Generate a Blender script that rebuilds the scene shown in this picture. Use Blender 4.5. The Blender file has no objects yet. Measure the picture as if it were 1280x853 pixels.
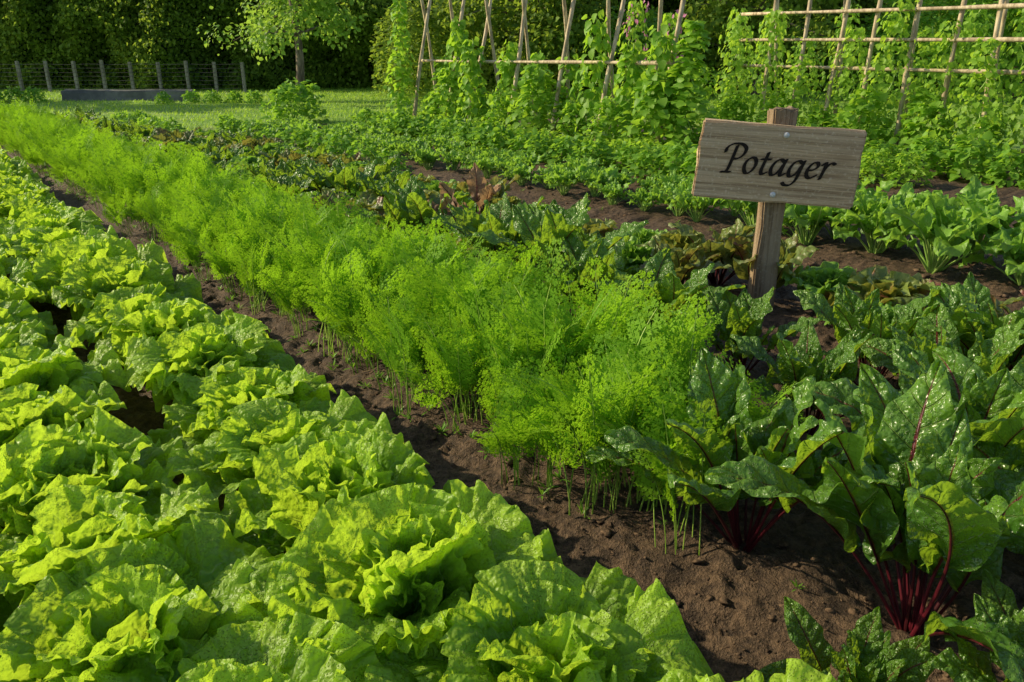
import bpy, math, random
import numpy as np
from math import sin, cos, pi, radians
from mathutils import Vector, Matrix

rng = np.random.default_rng(7)
random.seed(7)
scene = bpy.context.scene
COL = scene.collection

# ------------------------------------------------------------------ helpers
D = np.array([-.616, .787]); NV = np.array([.787, .616])
def W(u, v, z=0.0):
    p = u * D + v * NV
    return (float(p[0]), float(p[1]), float(z))

_lat = np.random.default_rng(3).random((256, 256))
def vnoise(x, y, s=0):
    x = x + s * 17.3; y = y + s * 9.7
    xi = np.floor(x).astype(int); yi = np.floor(y).astype(int)
    fx = x - xi; fy = y - yi
    fx = fx * fx * (3 - 2 * fx); fy = fy * fy * (3 - 2 * fy)
    a = _lat[xi % 256, yi % 256]; b = _lat[(xi + 1) % 256, yi % 256]
    c = _lat[xi % 256, (yi + 1) % 256]; d = _lat[(xi + 1) % 256, (yi + 1) % 256]
    return (a * (1 - fx) + b * fx) * (1 - fy) + (c * (1 - fx) + d * fx) * fy
def sstep(a, b, x):
    t = np.clip((x - a) / (b - a), 0, 1); return t * t * (3 - 2 * t)

_gf = {}
def gridfaces(m, n):
    if (m, n) not in _gf:
        i, j = np.meshgrid(np.arange(m - 1), np.arange(n - 1), indexing='ij')
        a = (i * n + j).ravel()
        _gf[(m, n)] = np.stack([a, a + 1, a + n + 1, a + n], 1)
    return _gf[(m, n)]
class MB:
    def __init__(s):
        s.v = []; s.f = []; s.uv = []; s.t = []; s.m = []; s.n = 0
    def add(s, V, F, UV=None, tone=0.5, mat=0):
        V = np.asarray(V, dtype=float).reshape(-1, 3); F = np.asarray(F, dtype=np.int64).reshape(-1, 4)
        k = len(V)
        s.v.append(V); s.f.append(F + s.n)
        s.uv.append(np.zeros((k, 2)) if UV is None else np.asarray(UV).reshape(-1, 2))
        s.t.append(np.full(k, tone) if np.isscalar(tone) else np.asarray(tone).reshape(-1))
        s.m.append(np.full(len(F), mat, dtype=np.int32)); s.n += k
    def grid(s, P, UV=None, tone=.5, mat=0):
        m, n = P.shape[:2]
        s.add(P, gridfaces(m, n), UV, tone, mat)
    def arrays(s):
        return (np.concatenate(s.v), np.concatenate(s.f), np.concatenate(s.uv), np.concatenate(s.t), np.concatenate(s.m))
    def mesh(s, name, mats, smooth=True):
        V, F, UV, T, M = s.arrays()
        me = bpy.data.meshes.new(name)
        me.vertices.add(len(V)); me.vertices.foreach_set("co", V.astype(np.float32).ravel())
        me.loops.add(F.size); me.loops.foreach_set("vertex_index", F.astype(np.int32).ravel())
        me.polygons.add(len(F))
        me.polygons.foreach_set("loop_start", np.arange(0, F.size, 4, dtype=np.int32))
        me.polygons.foreach_set("loop_total", np.full(len(F), 4, dtype=np.int32))
        me.polygons.foreach_set("material_index", M)
        me.polygons.foreach_set("use_smooth", np.full(len(F), smooth, dtype=bool))
        ul = me.uv_layers.new(name="UVMap")
        ul.data.foreach_set("uv", UV[F.ravel()].astype(np.float32).ravel())
        at = me.attributes.new("tone", 'FLOAT', 'POINT')
        at.data.foreach_set("value", T.astype(np.float32))
        for m_ in mats: me.materials.append(m_)
        me.update(calc_edges=True)
        return me

def tube(mb, path, radii, sides=6, mat=0, tone=.5, cap=True):
    path = np.asarray(path, float); m = len(path)
    radii = np.broadcast_to(np.asarray(radii, float), (m,)).copy()
    T = np.gradient(path, axis=0); T /= np.linalg.norm(T, axis=1, keepdims=True) + 1e-12
    ref = np.array([0, 0, 1.]) if abs(T[0][2]) < .9 else np.array([1., 0, 0])
    A = np.cross(T, ref); A /= np.linalg.norm(A, axis=1, keepdims=True) + 1e-12
    B = np.cross(T, A)
    if cap:
        path = np.concatenate([path[:1], path, path[-1:]]); A = np.concatenate([A[:1], A, A[-1:]]); B = np.concatenate([B[:1], B, B[-1:]])
        radii = np.concatenate([[1e-5], radii, [1e-5]])
    th = np.linspace(0, 2 * pi, sides + 1)
    P = path[:, None] + radii[:, None, None] * (A[:, None] * np.cos(th)[None, :, None] + B[:, None] * np.sin(th)[None, :, None])
    mm = len(path)
    UV = np.stack(np.meshgrid(np.linspace(0, 1, mm), th / (2 * pi), indexing='ij')[::-1], -1)
    mb.grid(P, UV, tone, mat)

def norm(a): return a / (np.linalg.norm(a, axis=-1, keepdims=True) + 1e-12)

def template(m, n, fold=.15, bend=.25, wide=.5, prof=None):
    s = np.linspace(0, 1, m); a = np.linspace(-1, 1, n)
    w = (np.sin(pi * s ** .7) ** .8 if prof is None else prof(s)) * wide; w = np.maximum(w, .01)
    S, A = np.meshgrid(s, a, indexing='ij')
    x = A * w[:, None]; y = S; z = np.abs(A) * w[:, None] * fold * 2 - bend * S ** 2
    return np.stack([x, y, z], -1), np.stack([A * .5 + .5, S], -1)
T_LEAF = template(4, 3); T_LEAF2 = template(5, 3, .12, .3, .48)
T_GRASS = template(3, 2, 0, .35, .07, lambda s: 1 - s * .95)
def scatter(mb, pos, dr, nr, size, T, tone=None, mat=0):
    pos = np.asarray(pos, float); dr = norm(np.asarray(dr, float)); N = len(pos)
    size = np.broadcast_to(np.asarray(size, float), (N,))
    sd = norm(np.cross(dr, nr)); nn = np.cross(sd, dr)
    P, UV = T; m, n = P.shape[:2]; L = P.reshape(-1, 3)
    V = pos[:, None] + size[:, None, None] * (sd[:, None] * L[None, :, 0:1] + dr[:, None] * L[None, :, 1:2] + nn[:, None] * L[None, :, 2:3])
    F = gridfaces(m, n)[None] + (np.arange(N) * m * n)[:, None, None]
    if tone is None: tone = rng.random(N)
    mb.add(V, F, np.tile(UV.reshape(-1, 2), (N, 1)), np.repeat(tone, m * n), mat)

def rhombi(mb, p, d, q, l, w, tone=.5, mat=0):
    V = np.stack([p, p + d * l[:, None] * .55 + q * w[:, None], p + d * l[:, None], p + d * l[:, None] * .55 - q * w[:, None]], 1)
    N = len(p); F = np.arange(N * 4).reshape(N, 4)
    UV = np.tile(np.array([[.5, 0], [1, .5], [.5, 1], [0, .5]]), (N, 1))
    mb.add(V, F, UV, tone, mat)

def addobj(name, data, loc=(0, 0, 0), rotz=0, scale=1, parent=None, **props):
    o = bpy.data.objects.new(name, data)
    o.location = loc; o.rotation_euler = (0, 0, rotz)
    o.scale = (scale,) * 3 if np.isscalar(scale) else scale
    if parent: o.parent = parent
    for k, v_ in props.items(): o[k] = v_
    COL.objects.link(o); return o

# ------------------------------------------------------------------ materials
class NT:
    def __init__(s, name):
        s.mat = bpy.data.materials.new(name); s.mat.use_nodes = True
        s.t = s.mat.node_tree; s.t.nodes.clear(); s.out = s.t.nodes.new('ShaderNodeOutputMaterial')
    def n(s, typ, **kw):
        nd = s.t.nodes.new(typ)
        for k, v_ in kw.items():
            if k == 'i':
                for kk, vv in v_.items(): s.set(nd, kk, vv)
            else: setattr(nd, k, v_)
        return nd
    def set(s, nd, key, val):
        inp = nd.inputs[key]
        if isinstance(val, bpy.types.NodeSocket): s.t.links.new(val, inp)
        else:
            if isinstance(val, tuple) and len(val) == 3 and inp.type == 'RGBA': val = val + (1,)
            inp.default_value = val
    def m(s, op, a, b=0.0, c=None, clamp=False):
        nd = s.n('ShaderNodeMath', operation=op, use_clamp=clamp, i={0: a, 1: b})
        if c is not None: s.set(nd, 2, c)
        return nd.outputs[0]
    def mix(s, f, a, b, bt='MIX'):
        nd = s.n('ShaderNodeMix', data_type='RGBA', blend_type=bt)
        s.set(nd, 0, f); s.set(nd, 6, a); s.set(nd, 7, b); return nd.outputs[2]
    def ss(s, x, a, b, lo=0.0, hi=1.0):
        nd = s.n('ShaderNodeMapRange', interpolation_type='SMOOTHSTEP', i={0: x, 1: a, 2: b, 3: lo, 4: hi}); return nd.outputs[0]
    def noise(s, vec, scale, detail=3, rough=.55):
        return s.n('ShaderNodeTexNoise', i={'Vector': vec, 'Scale': scale, 'Detail': detail, 'Roughness': rough}).outputs[0]
    def link(s, a, b): s.t.links.new(a, b)

def leaf_material(name, dark, light, trans=(.3, .5, .03), tf=.35, rough=.42, bump_scale=70, bump=.35, bdist=.006,
                  veins=None, rib=None, ribw=.06, grad=(0., 1.), dew=0., spots=None, spec=.5, fanveins=False, simple=False):
    k = NT(name)
    tc = k.n('ShaderNodeTexCoord'); obj = tc.outputs['Object']
    uv = k.n('ShaderNodeSeparateXYZ', i={0: tc.outputs['UV']})
    U, V = uv.outputs[0], uv.outputs[1]
    tone = k.n('ShaderNodeAttribute', attribute_name='tone').outputs['Fac']
    rnd = k.n('ShaderNodeObjectInfo').outputs['Random']
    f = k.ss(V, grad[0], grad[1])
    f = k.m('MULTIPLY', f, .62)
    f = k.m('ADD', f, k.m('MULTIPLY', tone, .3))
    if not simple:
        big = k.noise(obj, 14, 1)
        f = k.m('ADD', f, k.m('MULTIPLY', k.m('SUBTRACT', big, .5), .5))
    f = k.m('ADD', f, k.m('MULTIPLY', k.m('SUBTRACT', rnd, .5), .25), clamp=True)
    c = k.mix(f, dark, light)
    nrm = None
    if not simple:
        a = k.m('ABSOLUTE', k.m('SUBTRACT', k.m('MULTIPLY', U, 2.0), 1.0))
        hgt = k.noise(obj, bump_scale, 1, .5)
        if spots:
            c = k.mix(k.ss(k.noise(obj, 9, 2), .52, .68), c, spots)
        if veins:
            ph = k.m('SUBTRACT', k.m('MULTIPLY', V, 7.0), k.m('MULTIPLY', a, 1.1))
            ff = k.m('MULTIPLY', k.m('ABSOLUTE', k.m('SUBTRACT', k.m('FRACT', ph), .5)), 2.0)
            vm = k.m('MULTIPLY', k.ss(ff, 0., .13, 1., 0.), k.m('SUBTRACT', 1.0, k.m('MULTIPLY', a, .75)))
            c = k.mix(k.m('MULTIPLY', vm, .7), c, veins)
            hgt = k.m('SUBTRACT', hgt, k.m('MULTIPLY', vm, .5))
        if fanveins:
            ph = k.m('MULTIPLY', U, 17.0)
            ff = k.m('MULTIPLY', k.m('ABSOLUTE', k.m('SUBTRACT', k.m('FRACT', k.m('ADD', ph, k.m('MULTIPLY', big, 2.0))), .5)), 2.0)
            vm = k.m('MULTIPLY', k.ss(ff, 0., .2, 1., 0.), k.ss(V, .98, .3))
            c = k.mix(k.m('MULTIPLY', vm, .42), c, (.56, .70, .28))
            hgt = k.m('SUBTRACT', hgt, k.m('MULTIPLY', vm, .25))
        if rib:
            wdt = k.m('SUBTRACT', ribw * 1.2, k.m('MULTIPLY', V, ribw))
            rm = k.ss(k.m('SUBTRACT', a, wdt), 0., .03, 1., 0.)
            c = k.mix(rm, c, rib)
        if dew:
            vo = k.n('ShaderNodeTexVoronoi', i={'Vector': obj, 'Scale': 300., 'Randomness': 1.})
            dm = k.ss(vo.outputs['Distance'], .12, .38, 1., 0.)
            dm = k.m('MULTIPLY', dm, k.ss(big, .38, .6))
            hgt = k.m('ADD', hgt, k.m('MULTIPLY', dm, dew))
            c = k.mix(k.m('MULTIPLY', dm, .10), c, (.8, .88, .7))  # pale speckle paints the glint of dew drops into the leaf colour
        nrm = k.n('ShaderNodeBump', i={'Strength': bump, 'Distance': bdist, 'Height': hgt}).outputs[0]
    pr = k.n('ShaderNodeBsdfPrincipled', i={'Base Color': c, 'Roughness': rough, 'Specular IOR Level': spec})
    tr = k.n('ShaderNodeBsdfTranslucent', i={'Color': k.mix(.65, c, trans)})
    if nrm: k.link(nrm, pr.inputs['Normal']); k.link(nrm, tr.inputs['Normal'])
    mx = k.n('ShaderNodeMixShader', i={0: tf, 1: pr.outputs[0], 2: tr.outputs[0]})
    k.link(mx.outputs[0], k.out.inputs[0])
    return k.mat

def simple_material(name, c1, c2, scale=(8, 8, 8), rough=.8, bump=.4, dist=.004, detail=4, contrast=(.35, .65), extra=None):
    k = NT(name)
    tc = k.n('ShaderNodeTexCoord')
    mp = k.n('ShaderNodeMapping', i={'Vector': tc.outputs['Object'], 'Scale': scale})
    nz = k.noise(mp.outputs[0], 1.0, detail, .65)
    c = k.mix(k.ss(nz, contrast[0], contrast[1]), c1, c2)
    rnd = k.n('ShaderNodeObjectInfo').outputs['Random']
    c = k.mix(k.m('MULTIPLY', rnd, .3), c, c1)
    if extra:
        nz2 = k.noise(tc.outputs['Object'], extra[1], 4)
        c = k.mix(k.ss(nz2, .5, .75), c, extra[0])
    pr = k.n('ShaderNodeBsdfPrincipled', i={'Base Color': c, 'Roughness': rough, 'Specular IOR Level': .3})
    if bump: k.link(k.n('ShaderNodeBump', i={'Strength': bump, 'Distance': dist, 'Height': nz}).outputs[0], pr.inputs['Normal'])
    k.link(pr.outputs[0], k.out.inputs[0]); return k.mat

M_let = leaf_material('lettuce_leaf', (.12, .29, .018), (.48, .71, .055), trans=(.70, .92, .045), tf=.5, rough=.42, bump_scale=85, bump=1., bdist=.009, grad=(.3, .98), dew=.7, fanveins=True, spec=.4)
M_let_red = leaf_material('red_lettuce_leaf', (.08, .16, .03), (.32, .38, .07), trans=(.5, .45, .05), tf=.35, rough=.45, bump=.7, grad=(.2, 1.), spots=(.27, .075, .05))
M_let_dark = leaf_material('chicory_leaf', (.06, .18, .02), (.24, .44, .05), trans=(.38, .65, .05), tf=.38, rough=.45, bump=.7, grad=(.2, 1.), fanveins=True)
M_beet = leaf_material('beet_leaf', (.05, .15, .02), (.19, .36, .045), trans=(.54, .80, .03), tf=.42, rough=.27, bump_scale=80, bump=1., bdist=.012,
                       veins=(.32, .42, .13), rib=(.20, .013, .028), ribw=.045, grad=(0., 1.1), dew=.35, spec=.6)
M_beet_red = leaf_material('bronze_beet_leaf', (.07, .11, .03), (.22, .29, .055), trans=(.48, .48, .06), tf=.35, rough=.4, bump=.8,
                       veins=(.3, .07, .06), rib=(.22, .012, .03), ribw=.04, grad=(0., 1.1), spots=(.21, .055, .045))
M_dry = leaf_material('withered_leaf', (.16, .08, .04), (.50, .30, .16), trans=(.55, .34, .15), tf=.35, rough=.6, bump=.6, veins=(.25, .1, .06), rib=(.25, .05, .04))
M_stalk = simple_material('beet_stalk', (.035, .005, .007), (.11, .010, .019), (30, 30, 6), rough=.4, bump=0)
M_chard = leaf_material('turnip_leaf', (.09, .23, .025), (.29, .52, .06), trans=(.52, .84, .06), tf=.44, rough=.42, bump=.6, veins=(.35, .5, .16), rib=(.42, .56, .2), ribw=.03)
M_gstalk = simple_material('green_stalk', (.20, .36, .06), (.38, .54, .13), (30, 30, 6), rough=.4, bump=0)
M_carrot = leaf_material('carrot_frond', (.08, .24, .012), (.27, .50, .028), trans=(.48, .80, .024), tf=.46, rough=.65, spec=.15, grad=(-1., 1.), simple=True)
M_cstalk = simple_material('carrot_stalk', (.24, .42, .04), (.46, .62, .12), (40, 40, 6), rough=.45, bump=0)
M_bean = leaf_material('bean_leaf', (.08, .20, .022), (.29, .52, .05), trans=(.58, .88, .05), tf=.48, rough=.5, spec=.3, grad=(-1, 1.4), simple=True)
M_pea = leaf_material('pea_leaf', (.11, .26, .03), (.38, .60, .06), trans=(.66, .94, .06), tf=.5, rough=.5, spec=.3, grad=(-1, 1.4), simple=True)
M_potato = leaf_material('bush_leaf', (.07, .20, .02), (.26, .48, .05), trans=(.50, .82, .05), tf=.45, rough=.5, spec=.3, grad=(-1, 1.4), simple=True)
M_hedge = leaf_material('hedge_leaf', (.04, .10, .018), (.28, .41, .045), trans=(.52, .68, .06), tf=.47, rough=.6, spec=.2, grad=(-1, 1.6), simple=True)
M_tree = leaf_material('tree_leaf', (.09, .21, .03), (.30, .48, .07), trans=(.56, .80, .09), tf=.44, rough=.5, spec=.3, grad=(-1, 1.4), simple=True)
M_grass = leaf_material('grass_blade', (.14, .32, .025), (.38, .58, .06), trans=(.62, .86, .07), tf=.48, rough=.5, grad=(-1, 1.4), simple=True)
M_sprout = leaf_material('weed_leaf', (.10, .26, .02), (.24, .46, .04), trans=(.4, .7, .05), tf=.35, rough=.5, simple=True)
M_petal = leaf_material('pink_petal', (.5, .12, .3), (.75, .3, .5), trans=(.8, .35, .55), tf=.4, rough=.5, simple=True)
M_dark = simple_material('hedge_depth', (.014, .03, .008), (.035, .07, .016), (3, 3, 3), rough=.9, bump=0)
M_bark = simple_material('bark', (.09, .065, .045), (.28, .22, .17), (14, 14, 3), rough=.9, bump=.8, dist=.01)
M_cane = simple_material('cane', (.32, .24, .14), (.74, .60, .39), (30, 30, 5), rough=.65, bump=.3)
M_fpost = simple_material('grey_post_wood', (.20, .18, .15), (.40, .36, .32), (20, 20, 3), rough=.85, bump=0)
M_wire = simple_material('fence_wire', (.06, .06, .06), (.12, .12, .12), (5, 5, 5), rough=.5, bump=0)
M_conc = simple_material('concrete', (.12, .12, .11), (.24, .23, .21), (3, 3, 3), rough=.9, bump=.4)
M_screw = simple_material('screw_steel', (.55, .54, .52), (.8, .78, .75), (200, 200, 200), rough=.35, bump=.2)
M_ink = simple_material('burnt_lettering', (.010, .007, .005), (.030, .019, .012), (60, 60, 60), rough=.85, bump=.3)
M_clod = simple_material('soil_clod', (.05, .031, .019), (.19, .12, .072), (60, 60, 60), rough=.95, bump=.7, dist=.004)

def wood_material(name, sc, dk=1.):
    k = NT(name)
    tc = k.n('ShaderNodeTexCoord')
    mp = k.n('ShaderNodeMapping', i={'Vector': tc.outputs['Object'], 'Scale': sc})
    fine = k.noise(mp.outputs[0], 1.0, 7, .75)
    mp2 = k.n('ShaderNodeMapping', i={'Vector': tc.outputs['Object'], 'Scale': tuple(x * .3 for x in sc)})
    broad = k.noise(mp2.outputs[0], 1.0, 3, .5)
    st = k.noise(tc.outputs['Object'], 7, 4)
    sp = k.noise(tc.outputs['Object'], 90, 4)
    C = lambda a, b, c_: (a * dk, b * dk, c_ * dk)
    c = k.mix(k.ss(fine, .33, .63), C(.28, .175, .09), C(.74, .52, .31))
    c = k.mix(k.m('MULTIPLY', k.ss(broad, .45, .62), .4), c, C(.86, .66, .43))
    c = k.mix(k.m('MULTIPLY', k.ss(st, .5, .72), .45), c, C(.44, .29, .165))
    c = k.mix(k.m('MULTIPLY', k.ss(sp, .56, .68), .35), c, C(.95, .79, .57))
    crk = k.ss(fine, .30, .365, 1., 0.)
    c = k.mix(k.m('MULTIPLY', crk, .85), c, C(.06, .036, .02))
    h = k.m('ADD', fine, k.m('MULTIPLY', sp, .3))
    bp = k.n('ShaderNodeBump', i={'Strength': 1., 'Distance': .006, 'Height': h})
    pr = k.n('ShaderNodeBsdfPrincipled', i={'Base Color': c, 'Roughness': .75, 'Normal': bp.outputs[0], 'Specular IOR Level': .3})
    k.link(pr.outputs[0], k.out.inputs[0]); return k.mat
M_board = wood_material('weathered_board', (2.2, 40, 110), .98)
M_post = wood_material('weathered_post', (80, 40, 3), .48)

def ground_material():
    k = NT('soil_and_lawn')
    tc = k.n('ShaderNodeTexCoord'); o = tc.outputs['Object']
    lawn = k.n('ShaderNodeAttribute', attribute_name='tone').outputs['Fac']
    n1 = k.noise(o, 3.0, 3); n2 = k.noise(o, 38, 5, .7); n3 = k.noise(o, 170, 3, .7)
    c = k.mix(k.ss(n2, .35, .68), (.048, .029, .017), (.19, .118, .068))
    c = k.mix(k.m('MULTIPLY', k.ss(n3, .52, .72), .5), c, (.31, .205, .125))
    c = k.mix(k.m('MULTIPLY', k.ss(n1, .45, .65), .4), c, (.07, .044, .027))
    g = k.mix(k.ss(k.noise(o, 9, 4), .3, .7), (.12, .27, .025), (.31, .49, .05))
    g = k.mix(k.m('MULTIPLY', k.ss(k.noise(o, 1.1, 2), .5, .7), .5), g, (.42, .52, .08))
    c = k.mix(lawn, c, g)
    h = k.m('ADD', n2, k.m('MULTIPLY', n3, .5))
    bp = k.n('ShaderNodeBump', i={'Strength': 1., 'Distance': .022, 'Height': h})
    pr = k.n('ShaderNodeBsdfPrincipled', i={'Base Color': c, 'Roughness': .72, 'Normal': bp.outputs[0], 'Specular IOR Level': .35})
    k.link(pr.outputs[0], k.out.inputs[0]); return k.mat

# ------------------------------------------------------------------ ground
def axis(lo, hi, st, far_lo, far_hi):
    a = list(np.arange(lo, hi, st)); s = st; x = hi
    while x < far_hi: a.append(x); s = min(s * 1.07, 25); x += s
    a.append(far_hi); s = st; x = lo - st; b = []
    while x > far_lo: b.append(x); s = min(s * 1.15, 25); x -= s
    b.append(far_lo)
    return np.array(b[::-1] + a)
def lawn_mask(u, v):
    w_ = (vnoise(u * 1.5, v * 1.5, 8) - .5) * .5
    m = sstep(12.6, 12.9, u + w_)
    m = np.maximum(m, sstep(2.95, 3.2, v + w_ * .5) * sstep(10.7, 10.95, u + w_))
    m = np.maximum(m, sstep(4.9, 5.15, v + w_ * .5) * sstep(9.8, 10.1, u + w_))
    m = np.maximum(m, sstep(8.6, 8.9, v + w_))
    m = np.maximum(m, sstep(6.7, 6.85, v + w_ * .3) * sstep(7.3, 7.1, v + w_ * .3) * sstep(5.0, 5.4, u))
    return m
def ground_h(u, v):
    cl = 1 - lawn_mask(u, v)
    wx = u + (vnoise(u * 9, v * 9, 11) - .5) * .12; wy = v + (vnoise(u * 9, v * 9, 12) - .5) * .12
    big = (vnoise(u * 2.2, v * 2.2, 1) - .5) * .03
    bil = (vnoise(wx * 8, wy * 8, 2) - .5) * .034
    b2 = (np.abs(vnoise(wx * 19, wy * 19, 3) * 2 - 1)) * .019
    b3 = (np.abs(vnoise(wx * 41, wy * 41, 4) * 2 - 1)) * .016
    pth = 0
    for c_, w_ in ((1.01, .16), (3.45, .3), (4.62, .2), (5.65, .2)):
        pth = pth - .05 * np.exp(-((v - c_) / w_) ** 2)
    return cl * (big + bil + b2 + b3 + pth - .015) + (1 - cl) * (vnoise(u * 3, v * 3, 5) * .03)
ua = axis(-.2, 4.4, .011, -200, 300); va = axis(.3, 2.7, .011, -200, 300)
UU, VV = np.meshgrid(ua, va, indexing='ij')
HH = ground_h(UU, VV)
P = np.stack([UU * D[0] + VV * NV[0], UU * D[1] + VV * NV[1], HH], -1)
mb = MB(); mb.grid(P[:, ::-1], None, lawn_mask(UU, VV)[:, ::-1].ravel())
g = addobj('ground', mb.mesh('ground', [ground_material()]), kind='structure', label='dark crumbly garden soil with lawn beyond the beds', category='ground')
def gz(u, v): return float(ground_h(np.array([float(u)]), np.array([float(v)]))[0])

# soil clods
mb = MB()
ph = np.linspace(0, pi, 7); th = np.linspace(0, 2 * pi, 10)
PH, TH = np.meshgrid(ph, th, indexing='ij')
sph = np.stack([np.sin(PH) * np.cos(TH), np.sin(PH) * np.sin(TH), np.cos(PH)], -1)
def clods(n, ulo, uhi, vlo, vhi, smin, smax):
    for _ in range(n):
        u = ulo + (uhi - ulo) * rng.random() ** 1.6; v = vlo + (vhi - vlo) * rng.random()
        s = smin + (smax - smin) * rng.random() ** 6
        x, y, z = W(u, v, gz(u, v))
        o3 = rng.random(3) * 50 + 5
        r = .35 + 1.3 * vnoise(sph[..., 0] * 2.2 + o3[0], sph[..., 1] * 2.2 + sph[..., 2] * 2.3 + o3[1])
        r[:, -1] = r[:, 0]; r[0] = r[0, 0]; r[-1] = r[-1, 0]
        mb.grid(sph * r[..., None] * s * np.array([1.1, .7 + .5 * rng.random(), .55]) + np.array([x, y, z]), None, .5)
clods(1900, .2, 5, .82, 1.4, .0025, .012)
clods(700, -.1, 1.2, 1.2, 2.6, .0025, .012)
clods(700, .3, 5, 3.0, 3.9, .004, .025)
addobj('soil_clods', mb.mesh('soil_clods', [M_clod]), kind='stuff', label='loose crumbs and clods of brown soil on the paths', category='soil')

# ------------------------------------------------------------------ lettuce
def lettuce_mesh(seed, name, mat, nleaf=20, R=.25, A1=.08, A2=.05, A3=.018, curl=.1, m=16, n=201, K=(4, 7, 10, 14, 24, 32), crk=1.):
    r = np.random.default_rng(seed); mb = MB()
    rho = np.linspace(.02, 1, m) ** .72; ph = np.linspace(0, 2 * pi, n); Rh, Ph = np.meshgrid(rho, ph, indexing='ij')
    for i in range(nleaf):
        t = i / (nleaf - 1); az = i * 2.39996 + r.normal() * .25
        L = R * (1.0 - .42 * t) * r.uniform(.9, 1.12); Wd = L * r.uniform(.54, .66); sx = r.random() * 100
        pn = vnoise(np.cos(Ph) * 1.5 + sx, np.sin(Ph) * 1.5 + 40, 1) - .5; pn2 = vnoise(np.cos(Ph) * 3 + sx, np.sin(Ph) * 3 + 40, 2)
        k1 = round(r.uniform(K[0], K[1])); k2 = round(r.uniform(K[2], K[3])); k3 = round(r.uniform(K[4], K[5])); p1, p2, p3 = r.random(3) * 6.28
        f1 = k1 * Ph + p1 + 3 * pn; f2 = k2 * Ph + p2 + 6 * pn; f3 = k3 * Ph + p3 + 9 * pn
        top = sstep(-.8, .0, np.sin(Ph))
        P2 = Ph - (.40 * np.sin(2 * f2) / k2 * Rh ** 3 + .3 * np.sin(2 * f3) / k3 * Rh ** 6) * top
        cp, sp = np.cos(P2), np.sin(P2)
        lobe = 1 + .09 * (vnoise(np.cos(Ph) * 2.2 + sx, np.sin(Ph) * 2.2 + 70, 4) - .5) * Rh ** 2
        X = Wd * Rh * np.sign(cp) * np.abs(cp) ** .85 * lobe; Yp = .5 + .5 * Rh * np.sign(sp) * np.abs(sp) ** .9 * lobe
        X = X * (.38 + .62 * np.clip(Yp, 0, 1) ** .6)
        ww = (np.sin(f1) * Rh ** 2 * A1 + np.tanh(1.6 * np.sin(f2)) * Rh ** 3.2 * A2 * (.3 + 1.2 * pn2) + np.tanh(1.4 * np.sin(f3)) * Rh ** 6 * A3 * (.3 + 1.2 * pn2)) * top
        ww = ww + crk * (.09 * (vnoise(X / L * 5 + sx, Yp * 5 + seed, 6) - .5) * (.3 + .7 * Rh) + .05 * (vnoise(X / L * 14 + sx, Yp * 14 + seed, 7) - .5)) + .034 * (vnoise(X / L * 30 + sx, Yp * 30 + seed, 8) - .5)
        ww = ww + .5 * (X / L) ** 2 * r.uniform(.6, 1.3) - curl * Rh ** 5 * top
        e0 = radians(40 + 46 * t ** .7 + r.normal() * 6); de = radians(-46 + 66 * t + r.normal() * 14)
        q = np.linspace(-.1, 1.2, 60); ee = e0 + de * np.clip(q, 0, 1.2) ** 1.6
        cy = np.cumsum(np.cos(ee)) * (1.3 / 59) * L; cz = np.cumsum(np.sin(ee)) * (1.3 / 59) * L
        y = np.interp(Yp, q, cy) - np.interp(0, q, cy); z = np.interp(Yp, q, cz) - np.interp(0, q, cz); e = np.interp(Yp, q, ee)
        y = y - np.sin(e) * ww * L; z = z + np.cos(e) * ww * L; y = y + .01 * (1 - t); z = z + .012 + .02 * t
        XX = X * cos(az) + y * sin(az); YY = -X * sin(az) + y * cos(az)
        Uc = .5 + np.arctan2(X / L, Yp + .12) / 2.4
        mb.grid(np.stack([XX, YY, z], -1)[:, ::-1], np.stack([Uc, np.clip(.35 * Yp + .65 * Rh ** 1.5, 0, 1)], -1)[:, ::-1], float(r.random()))
    return mb.mesh(name, [mat])
KB = (3, 5, 8, 11, 26, 34)
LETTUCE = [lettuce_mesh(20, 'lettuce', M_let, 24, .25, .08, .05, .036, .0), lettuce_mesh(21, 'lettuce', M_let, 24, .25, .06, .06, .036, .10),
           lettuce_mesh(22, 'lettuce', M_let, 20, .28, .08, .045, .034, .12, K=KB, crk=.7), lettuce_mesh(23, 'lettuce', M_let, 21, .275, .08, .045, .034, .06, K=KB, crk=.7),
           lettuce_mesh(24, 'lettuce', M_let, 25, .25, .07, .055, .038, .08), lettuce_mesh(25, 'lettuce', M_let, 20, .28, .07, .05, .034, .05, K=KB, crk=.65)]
for v0, off in ((.585, -.04), (.17, .12), (-.25, .02)):
    u = off + .12
    while u < 12.4:
        v = v0 + rng.normal() * .018 + (.02 if v0 > .5 and u > 1.8 else 0)
        sc = rng.uniform(.98, 1.12)
        kk = int(rng.integers(6))
        if u < 1.6: kk = int(rng.choice([2, 3, 5]))
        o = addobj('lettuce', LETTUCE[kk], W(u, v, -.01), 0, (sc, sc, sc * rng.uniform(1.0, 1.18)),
                   label='frilly bright green lettuce head growing in a packed row', category='lettuce', group='rows of green lettuce heads')
        o.rotation_euler = (rng.normal() * .07, rng.normal() * .07, rng.random() * 6.28)
        u += .30 * rng.uniform(.92, 1.08)

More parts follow.
